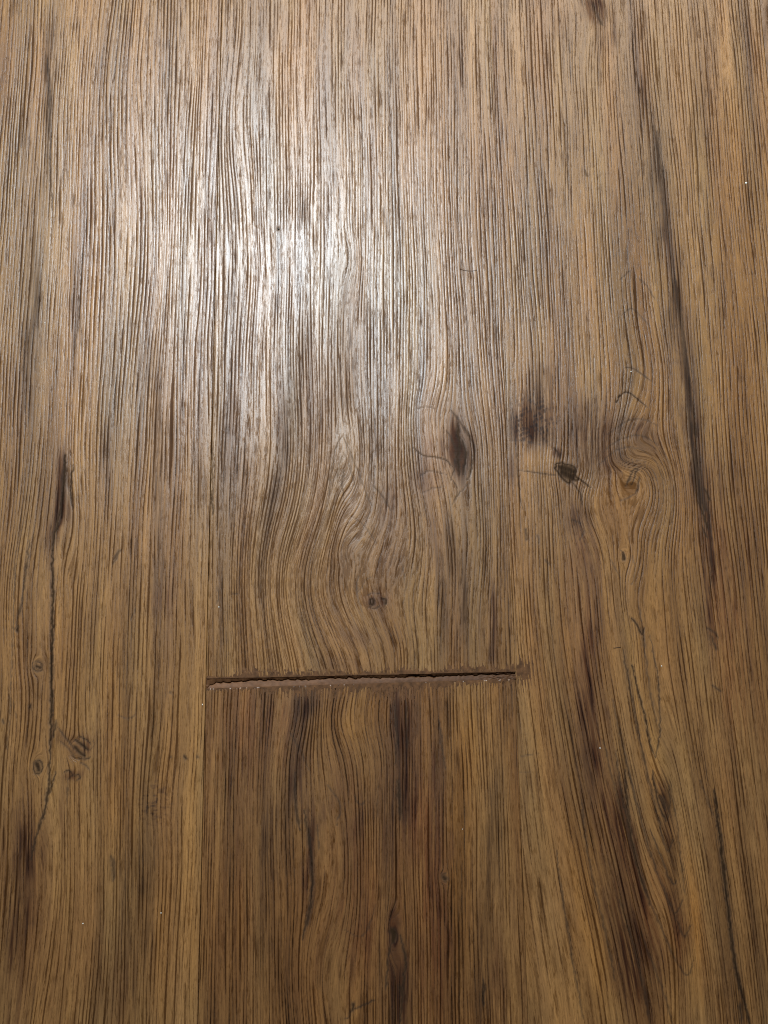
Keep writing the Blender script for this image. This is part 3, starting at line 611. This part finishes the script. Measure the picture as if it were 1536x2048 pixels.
def smear(name, xa, xb, ya, yb, fn):
    X, Y = np.meshgrid(np.arange(xa, xb, .00017), np.arange(ya, yb, .00020))
    z, ph, deep = surf(X, Y)
    m_ = fn(X, Y, ph, deep)
    cm = (m_[:-1, :-1]+m_[1:, :-1]+m_[:-1, 1:]+m_[1:, 1:])/4 > 0
    if abs(xa) < .2: pass
    Z = z*.55+.00003
    me = grid_mesh(name, X, Y-float(mid_y(0)), Z, quads_mask=cm)
    me.materials.append(SMEAR)
    # drop unused vertices
    import bmesh
    bm = bmesh.new(); bm.from_mesh(me); bmesh.ops.delete(bm, geom=[q for q in bm.verts if not q.link_faces], context='VERTS'); bm.to_mesh(me); bm.free()
    o = link(bpy.data.objects.new("smear", me), putty); return o
hx_up = [412, 440, 458, 480, 520, 560, 600, 650, 700, 740, 790, 830, 870, 900, 930, 960, 990, 1020, 1031]
hh_up = [3, 5, 15, 17, 14, 9, 7, 9, 12, 11, 9, 10, 6, 16, 19, 9, 8, 12, 22]
hx_lo = [412, 440, 500, 540, 570, 620, 670, 740, 780, 820, 860, 900, 940, 980, 1010, 1031]
hh_lo = [3, 8, 7, 12, 22, 19, 22, 25, 30, 29, 22, 15, 12, 12, 14, 18]
def f_up(X, Y, ph, deep):
    U = 412+(X+PW/2)/S; d = (Y-gy_up(X))/S
    h = np.interp(U, hx_up, hh_up)*(.25+1.25*vn(ph/3.0, Y*0, 720)*vn(ph/13, Y*0, 722)*1.6+.35*(vn(U/2.2, Y/S/4, 721)-.5)+.6*deep-.1)
    h = np.where(np.abs(X) > PW/2-.0004, -1, h)
    return np.where(d > 0, h-d, -1)
def f_lo(X, Y, ph, deep):
    U = 412+(X+PW/2)/S; d = (gy_lo(X)-Y)/S
    h = np.interp(U, hx_lo, hh_lo)*(.55+.75*vn(ph/3.2, Y*0, 723)+.35*(vn(U/2.2, Y/S/4, 724)-.5)-.45+.8*deep)
    h = np.where(np.abs(X) > PW/2-.0004, -1, h)
    # bare crests show through along the lip
    h = np.where(vn(ph/3.4, Y/S/9, 725) < .30-.12*(U > 560)*(U < 900), -1, h)
    return np.where(d > .4, h-d, -1)
def f_end(X, Y, ph, deep):
    U = 412+(X+PW/2)/S; V = 1345-Y/S
    du = U-1040; dv = V-1352
    w = .9-(np.abs(du)/26)**1.6-(np.abs(dv)/30)**2+1.5*(vn(ph/3.3, V/16, 727)-.52)+.4*(vn(U/2, V/4, 728)-.5)+1.1*deep-.45
    return np.where(X > PW/2+.0004, w, -1)
smear("smear", -PW/2, PW/2, float(gy_up(-PW/2))-.001, float(gy_up(PW/2))+.010, f_up)
smear("smear", -PW/2, PW/2, float(gy_lo(-PW/2))-.012, float(gy_lo(PW/2))+.001, f_lo)
smear("smear", PW/2, PW/2+.014, -.014, .010, f_end)

# ------------------------------------------------------------------ specks and hairs lying on the floor
DUST = plain("pale_dust", (.62, .58, .50), .6, 2000, .1)
CRUMB = plain("dark_crumb", (.05, .04, .03), .7, 2000, .2)
HAIR = plain("hair", (.05, .025, .015), .5, 2000, .1)
def zat(px, py):
    q = floor_pt(px, py); z, _, _ = surf(np.array([[q[0]]]), np.array([[q[1]]])); return q[0], q[1], float(z[0, 0])
import bmesh
def speck(px, py, r, label, mat=DUST, name="dust_speck", cat="dust speck", grp="dust specks on the floor"):
    x, y, z = zat(px, py)
    bm = bmesh.new(); bmesh.ops.create_icosphere(bm, subdivisions=2, radius=1)
    rnd = random.Random(int(px*7+py))
    sx, sy, sz = r*rnd.uniform(.7, 1.3), r*rnd.uniform(.7, 1.3), r*.6
    for v in bm.verts:
        k = rnd.uniform(.75, 1.25); v.co = Vector((v.co.x*sx*k, v.co.y*sy*k, v.co.z*sz*k))
    me = bpy.data.meshes.new(name); bm.to_mesh(me); bm.free(); me.materials.append(mat)
    o = link(bpy.data.objects.new(name, me)); o.location = (x, y, z+sz*.8)
    o["label"] = label; o["category"] = cat
    if grp: o["group"] = grp
speck(1200, 1496, 0.00034, "white dust speck right of and below the end of the putty joint")
speck(1323, 1332, .00034, "pale dust speck on the right plank, level with the putty joint")
speck(166, 1847, 0.00034, "pale dust speck low on the left plank, nearer the photo's left edge")
speck(322, 1826, 0.00027, "faint dust speck low on the left plank, nearer the seam")
speck(438, 1214, 0.00030, "white dust speck just right of the left seam, above the putty joint")
speck(405, 1409, .00034, "tiny pale grain of dust caught in the left seam just below the putty joint")
speck(90, 646, .00032, "tiny pale dust speck high on the left plank beside dark grain")
speck(1492, 366, .00045, "pale dust speck on the honey-coloured grain near the right edge")
speck(1262, 743, 0.00029, "glinting dust speck above the arched grain of the right plank")
speck(925, 1658, 0.00022, "tiny pale dust speck on the light streak of the darker plank")
speck(557, 458, .0006, "tiny dark crumb lying in the bright glare", CRUMB, "crumb", "crumb", None)
def hair(pts, r, label, mat=HAIR):
    cu = bpy.data.curves.new("hair", 'CURVE'); cu.dimensions = '3D'; cu.bevel_depth = r; cu.bevel_resolution = 2; cu.resolution_u = 6
    x0, y0, z0 = zat(*pts[0]); sp_ = cu.splines.new('BEZIER'); sp_.bezier_points.add(len(pts)-1)
    for i, q in enumerate(pts):
        x, y, z = zat(*q); b = sp_.bezier_points[i]; b.co = (x-x0, y-y0, .00022); b.handle_left_type = b.handle_right_type = 'AUTO'
    o = bpy.data.objects.new("hair_tmp", cu); scene.collection.objects.link(o)
    dg = bpy.context.evaluated_depsgraph_get(); me = bpy.data.meshes.new_from_object(o.evaluated_get(dg))
    bpy.data.objects.remove(o); me.name = "hair"; me.materials.clear(); me.materials.append(mat)
    h = link(bpy.data.objects.new("hair", me)); h.location = (x0, y0, 0); h["label"] = label; h["category"] = "hair"
hair([(1227, 1296), (1234, 1295), (1241, 1294)], .00013, "short dark hair on the right plank above the white dust specks")
hair([(919, 538), (930, 541), (942, 542), (953, 541)], .00010, "fine curved hair lying across the pale ridges right of the glare")
